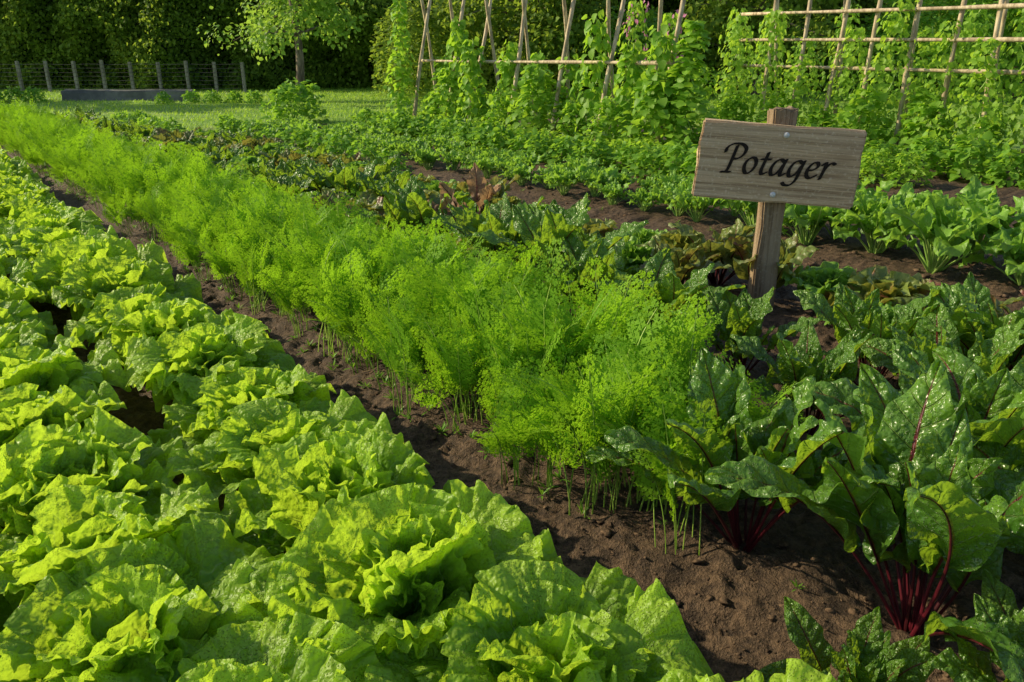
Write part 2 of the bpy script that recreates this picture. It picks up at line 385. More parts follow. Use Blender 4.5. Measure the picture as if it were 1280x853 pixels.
# ------------------------------------------------------------------ beets / leafy rosettes
def rosette(seed, nleaf, stalkL, bladeL, bladeW, e_in=88, e_out=57, droop=36, ruffle=.065, sr=.0026, lobes=0., m=34, n=15, k1r=(9, 13), k2r=(19, 26)):
    r = np.random.default_rng(seed); fol = MB(); stk = MB()
    for i in range(nleaf):
        t = i / max(1, nleaf - 1)
        az = i * 2.39996 + r.normal() * .3
        h = np.array([sin(az), cos(az), 0]); sd0 = np.array([cos(az), -sin(az), 0]); up = np.array([0, 0, 1.])
        k_ = .70 + .30 * sin(pi * min(1, t + .25))
        sl = stalkL * k_ * r.uniform(.8, 1.15); bl = bladeL * k_ * r.uniform(.85, 1.15); bw = bladeW * k_ * r.uniform(.85, 1.15)
        e0 = radians(e_out + (e_in - e_out) * t ** .7 + r.normal() * 5)
        dr = radians(droop * (1.3 - .9 * t) * r.uniform(.4, 1.5))
        ns = 12; tot = sl + bl
        L = np.concatenate([np.linspace(0, sl, ns, endpoint=False), np.linspace(sl, tot, m)])
        qq = L / tot
        e = e0 - dr * qq ** 2.4
        dL = np.diff(L, prepend=0)
        Y = np.cumsum(np.cos(e) * dL); Z = np.cumsum(np.sin(e) * dL)
        sway = r.normal() * .03 * np.sin(qq * 2.5)
        C = h[None] * (Y[:, None] + .008) + up[None] * Z[:, None] + sd0[None] * sway[:, None]
        Tn = norm(np.gradient(C, axis=0)); sdv = norm(np.cross(Tn, (np.cos(e)[:, None] * up[None] - np.sin(e)[:, None] * h[None])))
        Nn = np.cross(sdv, Tn)
        roll = r.normal() * .5
        rad = np.interp(L, [0, sl, tot], [sr * 1.6, sr, sr * .22]) * (.8 + .3 * k_)
        tube(stk, C - Nn * rad[:, None] * .6, rad, 6, 0, float(r.random()))
        Cb = C[ns:]; s = np.linspace(0, 1, m); a = np.linspace(-1, 1, n)
        S_, A_ = np.meshgrid(s, a, indexing='ij')
        rr = roll * s[:, None]
        sb = sdv[ns:] * np.cos(rr) + Nn[ns:] * np.sin(rr); nb = -sdv[ns:] * np.sin(rr) + Nn[ns:] * np.cos(rr)
        wp = bw * .5 * np.sin(pi * np.clip(s, 0, 1) ** .82) ** .72 * (1 - .18 * s) * 1.05; wp = np.maximum(wp, .0012)
        sg = np.sign(A_)
        wj = wp[:, None] * (1 + .035 * np.sin(S_ * 11 + r.random() * 6 + sg) + lobes * np.sin(S_ * 30 + r.random() * 6))
        k1, k2, pa, pb = r.uniform(*k1r), r.uniform(*k2r), r.random() * 6, r.random() * 6
        env = np.sin(pi * np.clip(S_ * .94 + .05, 0, 1)) ** .5
        ruf = ruffle * bl * np.abs(A_) ** 2 * (np.sin(S_ * k1 + pa + sg * 1.7 + 1.2 * np.sin(S_ * 5)) + .5 * np.abs(A_) ** 2 * np.sin(S_ * k2 + sg * 2 + pb)) * env
        fd = r.uniform(.0, .35)
        phs = S_ * 7 - np.abs(A_) * 1.1; ff = np.abs((phs % 1) - .5) * 2
        puck = .042 * bl * np.minimum(ff * 1.5, 1) * np.sin(pi * np.abs(A_)) ** .6 + .045 * bl * (vnoise(A_ * 4 + i * 3 + 20, S_ * 9 + seed, 9) - .5) * np.abs(A_) + .042 * bl * (vnoise(A_ * 7 + i * 3 + 20, S_ * 18 + seed, 9) - .5) * np.abs(A_)
        P = Cb[:, None] + sb[:, None] * (A_ * wj)[..., None] * cos(fd) + nb[:, None] * (np.abs(A_) * wj * sin(fd) + ruf + puck)[..., None]
        fol.grid(P, np.stack([A_ * .5 + .5, S_], -1), float(r.random()))
    return fol, stk
def make_set(k, base, name, foliage_mat, stalk_mat, **kw):
    out = []
    for i in range(k):
        f, s_ = rosette(base + i, **kw)
        out.append((f.mesh(name + '_foliage', [foliage_mat]), s_.mesh(name + '_stalks', [stalk_mat])))
    return out
def place_rosette(name, pair, u, v, rot, sc, label, cat, group):
    e = addobj(name, None, W(u, v, gz(u, v) - .01), rot, sc, label=label, category=cat, group=group)
    e.empty_display_size = .05
    addobj('foliage', pair[0], parent=e); addobj('stalks', pair[1], parent=e)
    return e
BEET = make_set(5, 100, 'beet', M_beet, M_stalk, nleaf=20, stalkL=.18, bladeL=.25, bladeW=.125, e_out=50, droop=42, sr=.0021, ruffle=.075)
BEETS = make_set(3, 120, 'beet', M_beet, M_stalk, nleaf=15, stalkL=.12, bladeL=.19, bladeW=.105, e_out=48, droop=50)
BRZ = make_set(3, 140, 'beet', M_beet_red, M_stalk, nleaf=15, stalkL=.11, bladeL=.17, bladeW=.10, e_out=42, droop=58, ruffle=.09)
lab = 'beetroot plant with glossy dark green leaves and crimson stalks'
for (u, v, sc, rot, i) in ((.84, 1.29, 1.06, 1.0, 0), (.49, 1.33, 1.2, 3.0, 1), (.60, 1.76, 1.12, 2.0, 2), (1.05, 1.86, .78, .4, 3), (.44, 1.05, .5, 4.0, 4), (.26, 1.60, 1.0, 1.2, 2), (.24, 1.22, .6, 1.2, 3),
                          (.42, 2.08, 1.05, 5.2, 3), (.80, 2.16, .9, 3.2, 4), (.12, 1.95, 1.0, 2., 1),
                          (.84, 2.52, .95, 5., 1), (.42, 2.45, .95, 2.2, 0), (1.72, 1.98, .92, 0.2, 1), (1.42, 2.05, .72, 1.2, 3), (1.12, 2.30, .85, 2.2, 4),
                          (2.36, 2.1, 1.1, 1.5, 3), (2.05, 1.93, 1.0, 4.5, 2), (2.75, 2.1, 1.05, 3.3, 4)):
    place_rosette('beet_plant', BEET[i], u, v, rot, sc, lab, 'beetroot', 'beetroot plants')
LRED = [lettuce_mesh(60 + i, 'red_lettuce', M_let_red, 15, .20, .09, .07, .03, .08, m=10, n=121) for i in range(2)]
LDRK = [lettuce_mesh(70 + i, 'chicory', M_let_dark, 15, .20, .09, .07, .03, .08, m=10, n=121) for i in range(2)]
def red_l(u, v): addobj('red_lettuce', LRED[int(rng.integers(2))], W(u, v, -.005), rng.random() * 6.28, rng.uniform(.9, 1.2), label='curly lettuce head with reddish brown leaf edges', category='lettuce', group='red tinged lettuce heads')
def chic(u, v): addobj('curly_chicory', LDRK[int(rng.integers(2))], W(u, v, -.005), rng.random() * 6.28, rng.uniform(.9, 1.2), label='dark green curly chicory head in the bed', category='chicory', group='curly chicory heads')
def brz(u, v): place_rosette('beet_plant', BRZ[int(rng.integers(3))], u, v, rng.random() * 6.28, rng.uniform(1., 1.3), 'young beetroot plant with bronze tinged leaves and red stalks', 'beetroot', 'bronze leaved beetroot plants')
u = 2.2
while u < 12.2:
    for dv in (0, .27):
        if u < 2.9 and dv == 0: continue
        uu, vv = u + rng.normal() * .04, 2.0 + dv + rng.normal() * .04
        q = rng.random()
        if u > 2.8 and q < .18: chic(uu, vv)
        elif u > 2.8 and q < .26: brz(uu, vv)
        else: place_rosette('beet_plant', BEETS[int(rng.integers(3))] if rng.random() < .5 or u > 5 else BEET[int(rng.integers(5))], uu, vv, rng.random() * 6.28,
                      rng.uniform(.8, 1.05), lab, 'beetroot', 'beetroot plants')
    u += .26 + .01 * u
DRY = make_set(1, 190, 'withered_beet', M_dry, M_stalk, nleaf=8, stalkL=.22, bladeL=.17, bladeW=.09, e_out=70, droop=40, ruffle=.14)
place_rosette('beet_plant', DRY[0], 3.25, 2.25, 1., 1.2, 'withered beetroot plant with brown reddish curled leaves', 'beetroot', 'beetroot plants')
for v0 in (2.55, 2.9):
    u = .6 if v0 > 2.7 else 1.0
    while u < 9:
        if v0 < 2.7 and 1.3 < u < 2.15: u = 2.15
        q = rng.random(); v = v0 + rng.normal() * .03
        k1_, k2_ = (.35, .7) if u < 2.5 else (.14, .34)
        if q < k1_: brz(u, v)
        elif q < k2_: red_l(u, v)
        elif q < .7: place_rosette('beet_plant', BEETS[int(rng.integers(3))], u, v, rng.random() * 6.28, rng.uniform(.8, 1.0), lab, 'beetroot', 'beetroot plants')
        else: chic(u, v)
        u += .26
TUR = make_set(4, 200, 'turnip', M_chard, M_gstalk, nleaf=26, stalkL=.15, bladeL=.19, bladeW=.10, e_out=45, droop=55, ruffle=.14, lobes=.16, sr=.003, m=26, n=11, k1r=(15, 20), k2r=(28, 36))
for v0 in (3.95, 4.25):
    u = .6
    while u < 10.2:
        sc = rng.uniform(1.05, 1.35) if u < 3.0 else rng.uniform(.55, .8)
        place_rosette('turnip_plant', TUR[int(rng.integers(4))], u, v0 + rng.normal() * .05, rng.random() * 6.28, sc,
                      'leafy turnip plant with pale green stalks on bare soil', 'turnip', 'row of leafy turnip plants')
        u += .36 if u < 3 else .25

# ------------------------------------------------------------------ carrots
def carrot_mb(seed, nl=9, wf=.15, step=.0180, lls=.036, npn=7, s0=.45):
    r = np.random.default_rng(seed); mb = MB()
    for i in range(nl):
        az = r.random() * 6.28; tot = r.uniform(.19, .42); e0 = radians(r.uniform(70, 90)); dr = radians(r.uniform(5, 70))
        ns = 12; q = np.linspace(0, 1, ns); e = e0 - dr * q ** 2.6; dL = tot / (ns - 1)
        h = np.array([sin(az), cos(az), 0]); up = np.array([0, 0, 1.]); sd = np.array([cos(az), -sin(az), 0])
        C = h * np.cumsum(np.cos(e) * dL)[:, None] + up * np.cumsum(np.sin(e) * dL)[:, None] + sd * (r.normal() * .03 * q ** 2)[:, None]
        C = C + np.array([r.normal() * .030, r.normal() * .030, 0]); C[0, 2] = 0
        tube(mb, C, np.interp(q, [0, .5, 1], [.0024, .0019, .0007]), 4, 1, cap=False)
        T = norm(np.gradient(C, axis=0)); roll = r.normal() * .6
        N0 = np.cross(sd[None], T); SD = sd[None] * cos(roll) + N0 * sin(roll); N = np.cross(SD, T)
        ps, ds, qs, ls, ws = [], [], [], [], []
        for j in range(npn):
            s = min(s0 + (1 - s0) * j / (npn - 1), .995)
            I = lambda A: np.array([np.interp(s, q, A[:, k]) for k in range(3)])
            c, tt, nn, sdd = I(C), I(T), I(N), I(SD)
            pl = .085 * (.35 + .65 * tot / .35) * (1 - (j / npn) ** 1.25) * (.75 + .25 * min(1, j / 2)) + .014
            for sg in (-1, 1):
                ang = radians(r.uniform(44, 58)); pd = norm(tt * cos(ang) + sg * sdd * sin(ang) + nn * r.normal() * .10); pq = norm(np.cross(pd, nn))
                n2 = max(2, int(pl / step)); ps.append(c); ds.append(pd); qs.append(pq); ls.append(pl * 1.05); ws.append(.0015)
                for k in range(n2 + 1):
                    f = (k + .5) / (n2 + .5); cc = c + pd * pl * f; ll = lls * (1 - f * .55) * (pl / .085 * .7 + .35)
                    for s2 in (-1, 1):
                        a2 = radians(r.uniform(34, 46)); d2 = norm(pd * cos(a2) + s2 * pq * sin(a2) + nn * r.normal() * .12); q2 = np.cross(d2, nn)
                        ps.append(cc); ds.append(d2); qs.append(q2); ls.append(ll); ws.append(ll * wf)
                        for s3 in (-1, 1):
                            d3 = norm(d2 * .8 + s3 * q2 * .6); ps.append(cc + d2 * ll * .3); ds.append(d3); qs.append(np.cross(d3, nn)); ls.append(ll * .5); ws.append(ll * wf * .7)
        rhombi(mb, np.array(ps), np.array(ds), np.array(qs), np.array(ls), np.array(ws), float(r.random()) * 1.8 - .4)
    return mb
CM = [carrot_mb(300 + i) for i in range(9)]
CAR = [c.mesh('carrot_plant', [M_carrot, M_cstalk]) for c in CM]
cnt = 0; u = 1.03; stuff = MB(); rest = []
vs = [1.165, 1.27, 1.385, 1.51]
while u < 12.5:
    for v0 in vs:
        uu = u + rng.normal() * .045; vv = v0 + rng.normal() * .035
        if u < 1.3 and v0 > 1.5: continue
        sc = rng.uniform(.80, 1.0)
        if v0 == vs[0]: sc *= rng.uniform(.75, .95) if u < 2.8 else rng.uniform(.65, .9)
        if cnt < 300:
            o = addobj('carrot_plant', CAR[int(rng.integers(9))], W(uu, vv, gz(uu, vv) - .005), 0, sc,
                   label='feathery bright green carrot top growing in a dense row', category='carrot', group='dense row of carrot plants')
            o.rotation_euler = (rng.normal() * .10, rng.normal() * .10 - (.14 if v0 == vs[0] and u > 2.4 else 0), rng.random() * 6.28)
            cnt += 1
        else: rest.append((uu, vv, sc * 1.05))
    u += .08 + .013 * u
for (uu, vv, sc) in rest:
    V, F, UV, T, M = CM[int(rng.integers(9))].arrays()
    a = rng.random() * 6.28; x, y, z = W(uu, vv, 0)
    R = np.array([[cos(a), -sin(a), 0], [sin(a), cos(a), 0], [0, 0, 1]])
    V2 = V @ R.T * sc + np.array([x, y, z])
    stuff.v.append(V2); stuff.f.append(F + stuff.n); stuff.uv.append(UV); stuff.t.append(T); stuff.m.append(M); stuff.n += len(V2)
if rest:
    addobj('carrot_foliage', stuff.mesh('carrot_foliage', [M_carrot, M_cstalk]), kind='stuff', label='distant end of the dense feathery carrot row', category='carrots')
print('carrots', cnt, 'rest', len(rest))

# weeds
mb = MB()
TW_ = template(4, 3, .15, .25, .12)
def sprouts(n, ulo, uhi, vlo, vhi, s0, s1):
    for _ in range(n):
        u = ulo + (uhi - ulo) * rng.random(); v = vlo + (vhi - vlo) * rng.random()
        x, y, z = W(u, v, gz(u, v)); k = int(rng.integers(6, 14))
        az = rng.random(k) * 6.28; el = rng.uniform(.1, 1.4, k)
        d = np.stack([np.cos(az) * np.cos(el), np.sin(az) * np.cos(el), np.sin(el)], -1)
        scatter(mb, np.tile([x, y, z], (k, 1)) + d * .004, d, np.tile([0, 0, 1.], (k, 1)) + d * .1, rng.uniform(s0, s1, k), TW_)
sprouts(200, 1.1, 9, 1.08, 1.20, .01, .035)
sprouts(20, 0, 1.2, 1.2, 2.3, .008, .018)
sprouts(70, .5, 5, 3.1, 3.8, .01, .03)
addobj('weeds', mb.mesh('weeds', [M_sprout]), kind='stuff', label='small green seedlings and weeds dotted over the soil', category='weeds')

# ------------------------------------------------------------------ bushes
def bush_mesh(seed, name, mat, N, R, H, ls, T=T_LEAF2):
    r = np.random.default_rng(seed); mb = MB()
    for i in range(9):
        az = r.random() * 6.28; q = np.linspace(0, 1, 6)[:, None]; rr = R * .5 * r.random()
        C = np.array([sin(az), cos(az), 0]) * rr * q ** 1.3 + np.array([0, 0, 1.]) * H * .75 * q
        tube(mb, C, np.linspace(.005, .002, 6), 5, 1, cap=False)
    z = r.random(N) ** .8; az = r.random(N) * 6.28
    rad = R * np.sqrt(np.clip(1 - (z * .95) ** 2.2, .02, 1)) * (r.random(N) ** .45) * (.7 + .6 * vnoise(np.cos(az) * 1.6 + seed, z * 3 + np.sin(az) * 1.6 + 30, 2))
    zz = z * H * (.8 + .4 * vnoise(np.cos(az) * 1.3 + seed, np.sin(az) * 1.3 + 90, 5))
    pos = np.stack([np.cos(az) * rad, np.sin(az) * rad, zz], -1)
    out = np.stack([np.cos(az), np.sin(az), np.zeros(N)], -1)
    d = out + r.normal(size=(N, 3)) * .5 + np.array([0, 0, .1])
    nr = np.array([0, 0, 1.]) + out * .4 + r.normal(size=(N, 3)) * .3
    scatter(mb, pos, d, nr, ls * r.uniform(.6, 1.25, N), T)
    return mb.mesh(name, [mat, M_gstalk])
BUSH = [bush_mesh(400 + i, 'potato_plant', M_potato, 260, .20, .26, .058) for i in range(3)]
BUSHP = [bush_mesh(410 + i, 'parsley_plant', M_pea, 380, .16, .22, .036, T_LEAF) for i in range(3)]
BUSHL = [bush_mesh(420 + i, 'dwarf_bean_plant', M_bean, 360, .30, .66, .085) for i in range(3)]
def row(name, meshes, v0, ulo, uhi, du, sc, label, cat, group, jv=.05):
    u = ulo
    while u < uhi:
        k = meshes[int(rng.integers(len(meshes)))]
        addobj(name, k, W(u, v0 + rng.normal() * jv, 0), rng.random() * 6.28, rng.uniform(*sc), label=label, category=cat, group=group)
        u += du * rng.uniform(.85, 1.15)
PL = 'low bushy potato plant with rounded green leaves'; PG = 'potato plants in rows'
PP = 'fine leaved parsley plant in a low green row'; PPG = 'parsley plants in a row'
row('potato_plant', BUSH, 2.75, 9.2, 12.2, .33, (.6, .85), PL, 'potato plant', PG)
row('potato_plant', BUSH, 3.45, 6.0, 10.4, .34, (.6, .9), PL, 'potato plant', PG)
row('potato_plant', BUSH, 4.95, 2.9, 9.6, .33, (.8, 1.1), PL, 'potato plant', PG)
row('parsley_plant', BUSHP, 5.25, 3.3, 9.5, .26, (.8, 1.1), PP, 'parsley', PPG)
row('dwarf_bean_plant', BUSHL, 6.0, 5.4, 9.7, .55, (.6, 1.15), 'bushy green bean plant growing against the canes', 'bean plant', 'bean plants below the canes')
row('dwarf_bean_plant', BUSHL, 7.55, 2.0, 6.2, .55, (.55, 1.0), 'bushy green bean plant growing against the canes', 'bean plant', 'bean plants below the canes')
row('parsley_plant', BUSHP, 6.2, 3.0, 5.4, .28, (1., 1.4), PP, 'parsley', PPG)
row('potato_plant', BUSH, 6.8, 2.2, 5.2, .34, (.8, 1.2), PL, 'potato plant', PG)

# ------------------------------------------------------------------ trellises & climbers
def cane(parent, name, a, b, r=.014, mat=M_cane):
    a = np.array(a); b = np.array(b); q = np.linspace(0, 1, 11)[:, None]
    mb = MB(); wob = np.sin(q * 6 + rng.random() * 6) * .022 * rng.random()
    C = a * (1 - q) + b * q + wob * np.array([[1, .5, .3]])
    rad = np.full(11, r) * (1 + .15 * np.sin(np.arange(11) * 2.1)) * np.linspace(1.1, .8, 11); tube(mb, C, rad, 7, 0)
    return addobj(name, mb.mesh(name, [mat]), parent=parent)
def climber(seed, H, R, N, ls, mat, name):
    r = np.random.default_rng(seed); mb = MB()
    q = np.linspace(0, 1, 30)
    C = np.stack([.03 * np.cos(q * 20), .03 * np.sin(q * 20), q * H], -1); tube(mb, C, .004, 5, 1, cap=False)
    z = r.random(N) ** 1.1; az = r.random(N) * 6.28
    rad = R * (1.15 - .8 * z ** 1.2) * (.35 + 1.2 * vnoise(z * 7 + seed, az * .8, 3)) * r.random(N) ** .45
    pos = np.stack([np.cos(az) * rad, np.sin(az) * rad, z * H], -1)
    out = np.stack([np.cos(az), np.sin(az), np.zeros(N)], -1)
    d = out * .8 + np.array([0, 0, -.5]) + r.normal(size=(N, 3)) * .45
    nr = np.array([0, 0, .7]) + out + r.normal(size=(N, 3)) * .3
    scatter(mb, pos, d, nr, ls * r.uniform(.6, 1.25, N), T_LEAF2)
    return mb.mesh(name, [mat, M_gstalk])
CLB = [climber(500 + i, 1.0, .23, 270, .078, M_bean, 'climbing_bean') for i in range(4)]
CLP = [climber(510 + i, 1.0, .26, 440, .046, M_pea, 'climbing_pea') for i in range(4)]
CLT = climber(520, 1.9, .18, 420, .078, M_bean, 'climbing_bean')

e1 = addobj('cane_trellis', None, W(7.5, 6.3, 0), label='wooden cane trellis of crossing poles for climbing beans', category='trellis')
o1 = np.array(W(7.5, 6.3, 0))
def L1(u, v, z): return np.array(W(u, v, z)) - o1
for i, u in enumerate(np.arange(5.5, 9.9, .72)):
    s_ = rng.normal() * .06
    cane(e1, 'pole', L1(u + s_, 5.94, 0), L1(u + .12 + s_, 6.46, 2.05 + rng.normal() * .08), .025)
    cane(e1, 'pole', L1(u + .32 - s_, 6.62, 0), L1(u + .02, 6.08, 2.05 + rng.normal() * .08), .023)
cane(e1, 'rail', L1(5.2, 6.1, .86), L1(9.8, 6.12, .84), .019)
e2 = addobj('cane_trellis', None, W(4.0, 7.9, 0), label='tall cane lattice trellis with rails above climbing peas', category='trellis')
o1 = np.array(W(4.0, 7.9, 0))
for i, u in enumerate(np.arange(1.6, 5.75, .38)):
    cane(e2, 'pole', L1(u, 7.66, 0), L1(u + rng.normal() * .05, 7.76, 1.95), .023)
    if i % 2 == 0: cane(e2, 'pole', L1(u + .2, 8.25, 0), L1(u + .1, 7.85, 1.9), .019)
for z in (.80, 1.06, 1.32, 1.62):
    cane(e2, 'rail', L1(1.4, 7.68, z), L1(5.8, 7.69, z + .02), .019)
for u in np.arange(5.4, 9.8, .5):
    addobj('climbing_bean', CLB[int(rng.integers(4))], W(u, 6.15 + rng.normal() * .08, 0), rng.random() * 6, (1, 1, rng.uniform(.75, 1.4)), label='climbing bean plant twining up wooden canes', category='bean plant', group='climbing beans on canes')
for v0 in (7.60, 8.2):
    for u in np.arange(1.8, 6.6, .44):
        addobj('climbing_pea', CLP[int(rng.integers(4))], W(u, v0 + rng.normal() * .08, 0), rng.random() * 6, (1.05, 1.05, rng.uniform(.7, 1.5)), label='bright green climbing pea plant on a lattice', category='pea plant', group='climbing peas on lattice')
addobj('climbing_bean', CLT, W(9.9, 5.85, 0), 0, (1, 1, .9), label='tall climbing bean covering a single pole beside the lawn', category='bean plant', group='climbing beans on canes')
addobj('climbing_bean', CLT, W(5.1, 6.1, 0), 2, (1.2, 1.2, .65), label='tall climbing bean covering a pole at the trellis end', category='bean plant', group='climbing beans on canes')
for (fu, fv, fh) in ((6.6, 6.9, 1.5), (5.95, 6.75, 1.35)):
    ob = addobj('sweet_pea', CLP[1], W(fu, fv, 0), 1.0, (1, 1, fh), label='climbing sweet pea with small pink flowers near the canes', category='sweet pea', group='flowering sweet peas')
    r = np.random.default_rng(int(fu * 10)); n_ = 60; mbf = MB()
    pz = r.uniform(.55, 1., n_); a_ = r.random(n_) * 6.28; pos = np.stack([np.cos(a_) * .13, np.sin(a_) * .13, pz], -1)
    scatter(mbf, pos, r.normal(size=(n_, 3)), r.normal(size=(n_, 3)), .035, T_LEAF)
    addobj('flowers', mbf.mesh('flowers', [M_petal]), parent=ob)

# ------------------------------------------------------------------ hedge, tree, shrubs
def hedge(name, x0, x1, y, H, N, mat, seed, ls=.08, label=''):
    r = np.random.default_rng(seed); mb = MB()
    nx, nz = 130, 34
    X, Z = np.meshgrid(np.linspace(x0, x1, nx), np.linspace(-.1, H, nz), indexing='ij')
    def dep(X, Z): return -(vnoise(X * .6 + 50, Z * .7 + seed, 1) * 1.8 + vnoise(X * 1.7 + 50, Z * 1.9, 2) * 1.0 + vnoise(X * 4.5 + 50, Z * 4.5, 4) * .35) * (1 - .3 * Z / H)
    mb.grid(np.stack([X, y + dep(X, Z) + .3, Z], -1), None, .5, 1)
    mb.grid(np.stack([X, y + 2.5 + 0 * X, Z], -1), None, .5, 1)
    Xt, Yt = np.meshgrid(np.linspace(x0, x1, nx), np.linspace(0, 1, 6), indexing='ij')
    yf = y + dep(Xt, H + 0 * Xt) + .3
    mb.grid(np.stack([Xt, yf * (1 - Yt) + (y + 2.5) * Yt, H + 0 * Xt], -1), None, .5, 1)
    px = r.uniform(x0, x1, N); pz = H * r.random(N)
    py = y + dep(px, pz) + r.normal(size=N) * .2 - .08
    d = r.normal(size=(N, 3)) * .6 + np.array([0, -.5, -.1]); nr = np.array([-.9, -.2, .6]) + r.normal(size=(N, 3)) * .7
    scatter(mb, np.stack([px, py, pz], -1), d, nr, ls * r.uniform(.6, 1.4, N), T_LEAF, tone=np.clip(vnoise(px * .8 + 50, pz * .9, 4) * 2.6 - .7 + r.normal(size=N) * .2, 0, 1.9))  # patchy tone paints sunlit and shaded areas into the leaf colour
    return addobj(name, mb.mesh(name, [mat, M_dark]), label=label, category='hedge')
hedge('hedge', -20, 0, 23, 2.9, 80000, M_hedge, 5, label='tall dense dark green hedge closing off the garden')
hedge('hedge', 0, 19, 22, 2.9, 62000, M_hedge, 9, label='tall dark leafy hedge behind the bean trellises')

def tree(name, base, H, trunk_r, R, N, ls, mat, seed, label, lean=0.1, s0=.32, nb=28):
    r = np.random.default_rng(seed)
    e = addobj(name, None, base, label=label, category='tree')
    tb = MB(); q = np.linspace(0, 1, 14)[:, None]
    C = np.array([0, 0, 1.]) * H * q + np.array([lean, 0, 0]) * q ** 2 + np.array([.07, .04, 0]) * np.sin(q * 6)
    tube(tb, C, np.interp(q[:, 0], [0, .08, 1], [trunk_r * 1.4, trunk_r, trunk_r * .3]), 10, 0)
    cen = []
    for i in range(nb):
        s = r.uniform(s0, .98); p = np.array([np.interp(s, q[:, 0], C[:, k]) for k in range(3)])
        az = r.random() * 6.28; L = R * r.uniform(.5, 1.05) * (1.15 - .5 * abs(s - .6)); el = r.uniform(-.05, .9)
        d = np.array([cos(az) * cos(el), sin(az) * cos(el), sin(el)]); qq = np.linspace(0, 1, 8)[:, None]
        B = p + d * L * qq + np.array([0, 0, -.2]) * qq ** 2 * L + r.normal(size=(8, 3)) * .02
        tube(tb, B, np.linspace(trunk_r * .35, .006, 8), 6, 0)
        for f in (3, 5, 6, 7): cen.append(B[f] + r.normal(size=3) * .12)
    addobj('trunk', tb.mesh('trunk', [M_bark]), parent=e)
    cen = np.array(cen); idx = r.integers(len(cen), size=N)
    off = r.normal(size=(N, 3)) * np.array([.16, .16, .13]) * (R / 1.3)
    pos = cen[idx] + off
    d = off * 2 + r.normal(size=(N, 3)) * .4 + np.array([0, 0, -.25]); nr = np.array([-.4, -.1, 1.]) + r.normal(size=(N, 3)) * .5
    cb = MB(); scatter(cb, pos, d, nr, ls * r.uniform(.6, 1.3, N), T_LEAF2, tone=np.clip((r.random(len(cen)) * 1.6 - .3)[idx] + r.normal(size=N) * .15, -.3, 1.5))
    addobj('crown', cb.mesh('crown', [mat]), parent=e)
    return e
tree('fruit_tree', (-4.15, 16.2, 0), 3.4, .085, 1.4, 10000, .078, M_tree, 31, 'young fruit tree with light green leaves on the lawn', s0=.33, nb=40)
tree('leafy_tree', (.4, 18.6, 0), 3.6, .10, 1.7, 9000, .10, M_hedge, 33, 'broad leafy green tree standing before the hedge', s0=.15, nb=36)
tree('leafy_tree', (5.2, 18.0, 0), 3.4, .10, 1.8, 9000, .10, M_hedge, 34, 'sunlit leafy tree behind the bean trellis', s0=.12, nb=36)
tree('leafy_tree', (10.6, 17.4, 0), 3.4, .10, 1.9, 9000, .10, M_potato, 35, 'leafy tree behind the cane lattice', s0=.12, nb=36)
tree('fruit_tree', (-12.6, 16.4, 0), 4.2, .10, 1.3, 4500, .11, M_tree, 36, 'light leafy fruit tree shading the edge of the lawn', s0=.4, nb=26)

def shrub(loc, R, H, N, ls, mat, seed, label):
    addobj('shrub', bush_mesh(seed, 'shrub', mat, N, R, H, ls), loc, 0, 1, label=label, category='shrub')
shrub((-3.05, 11.6, 0), .46, .55, 700, .075, M_potato, 601, 'rounded light green shrub at the edge of the beds')
shrub((-1.9, 18.6, 0), 1.4, 2.0, 5000, .085, M_hedge, 602, 'dark rounded shrub in front of the hedge')
shrub((2.9, 18.4, 0), 1.4, 1.8, 4000, .085, M_potato, 605, 'broad sunlit shrub behind the trellis')
shrub((8.0, 17.0, 0), 1.5, 2.2, 4500, .085, M_potato, 606, 'broad green shrub behind the trellis')
for i, x in enumerate(np.arange(-6.6, -4.4, .42)):
    addobj('potato_plant', BUSH[i % 3], (x, 16.0 + rng.normal() * .1, 0), i, .8, label='low bushy potato plant beside the lawn', category='potato plant', group='potato plants beside the lawn')
for i, x in enumerate(np.arange(-11.2, -8.9, .4)):
    addobj('potato_plant', BUSH[i % 3], (x, 16.2 + rng.normal() * .15, 0), i, 1.0, label='low bushy potato plant beside the concrete edging', category='potato plant', group='potato plants beside the lawn')

# ------------------------------------------------------------------ fence & low wall
import bmesh
def box_obj(name, lo, hi, mat, bev=.004, parent=None, rough=0., cuts=0, **kw):
    bm = bmesh.new(); bmesh.ops.create_cube(bm, size=1)
    for v_ in bm.verts:
        v_.co = Vector([(lo[i] + hi[i]) / 2 + v_.co[i] * (hi[i] - lo[i]) for i in range(3)])
    bmesh.ops.bevel(bm, geom=bm.edges[:], offset=bev, segments=2, affect='EDGES')
    if cuts:
        bmesh.ops.subdivide_edges(bm, edges=[e for e in bm.edges if e.calc_length() > .03], cuts=cuts, use_grid_fill=True)
    if rough:
        for v_ in bm.verts:
            c = v_.co
            n_ = vnoise(np.array([c.x * 18 + 40]), np.array([c.z * 18 + c.y * 30 + 40]), 2)[0] - .5
            n2_ = vnoise(np.array([c.x * 50 + 40]), np.array([c.z * 50 + c.y * 30 + 40]), 5)[0] - .5
            v_.co += Vector((n_, n_ * .3, n2_)) * rough
    me = bpy.data.meshes.new(name); bm.to_mesh(me); bm.free(); me.materials.append(mat)
    return addobj(name, me, parent=parent, **kw)
fe = addobj('garden_fence', None, (-9, 19.8, 0), label='low grey post and wire fence before the hedge', category='fence')
xs = np.arange(-13.6, -6.0, .66) + 9
for x in xs:
    box_obj('post', (x - .035, -.035, -.05), (x + .035, .035, .70 + rng.normal() * .02), M_fpost, .006, fe)
for z in np.arange(.1, .68, .09):
    mbw = MB(); tube(mbw, np.stack([np.linspace(xs[0], xs[-1], 40), np.full(40, -.04), z + .006 * np.sin(np.linspace(0, 40, 40))], -1), .0035, 4, 0)
    addobj('wire', mbw.mesh('wire', [M_wire]), parent=fe)
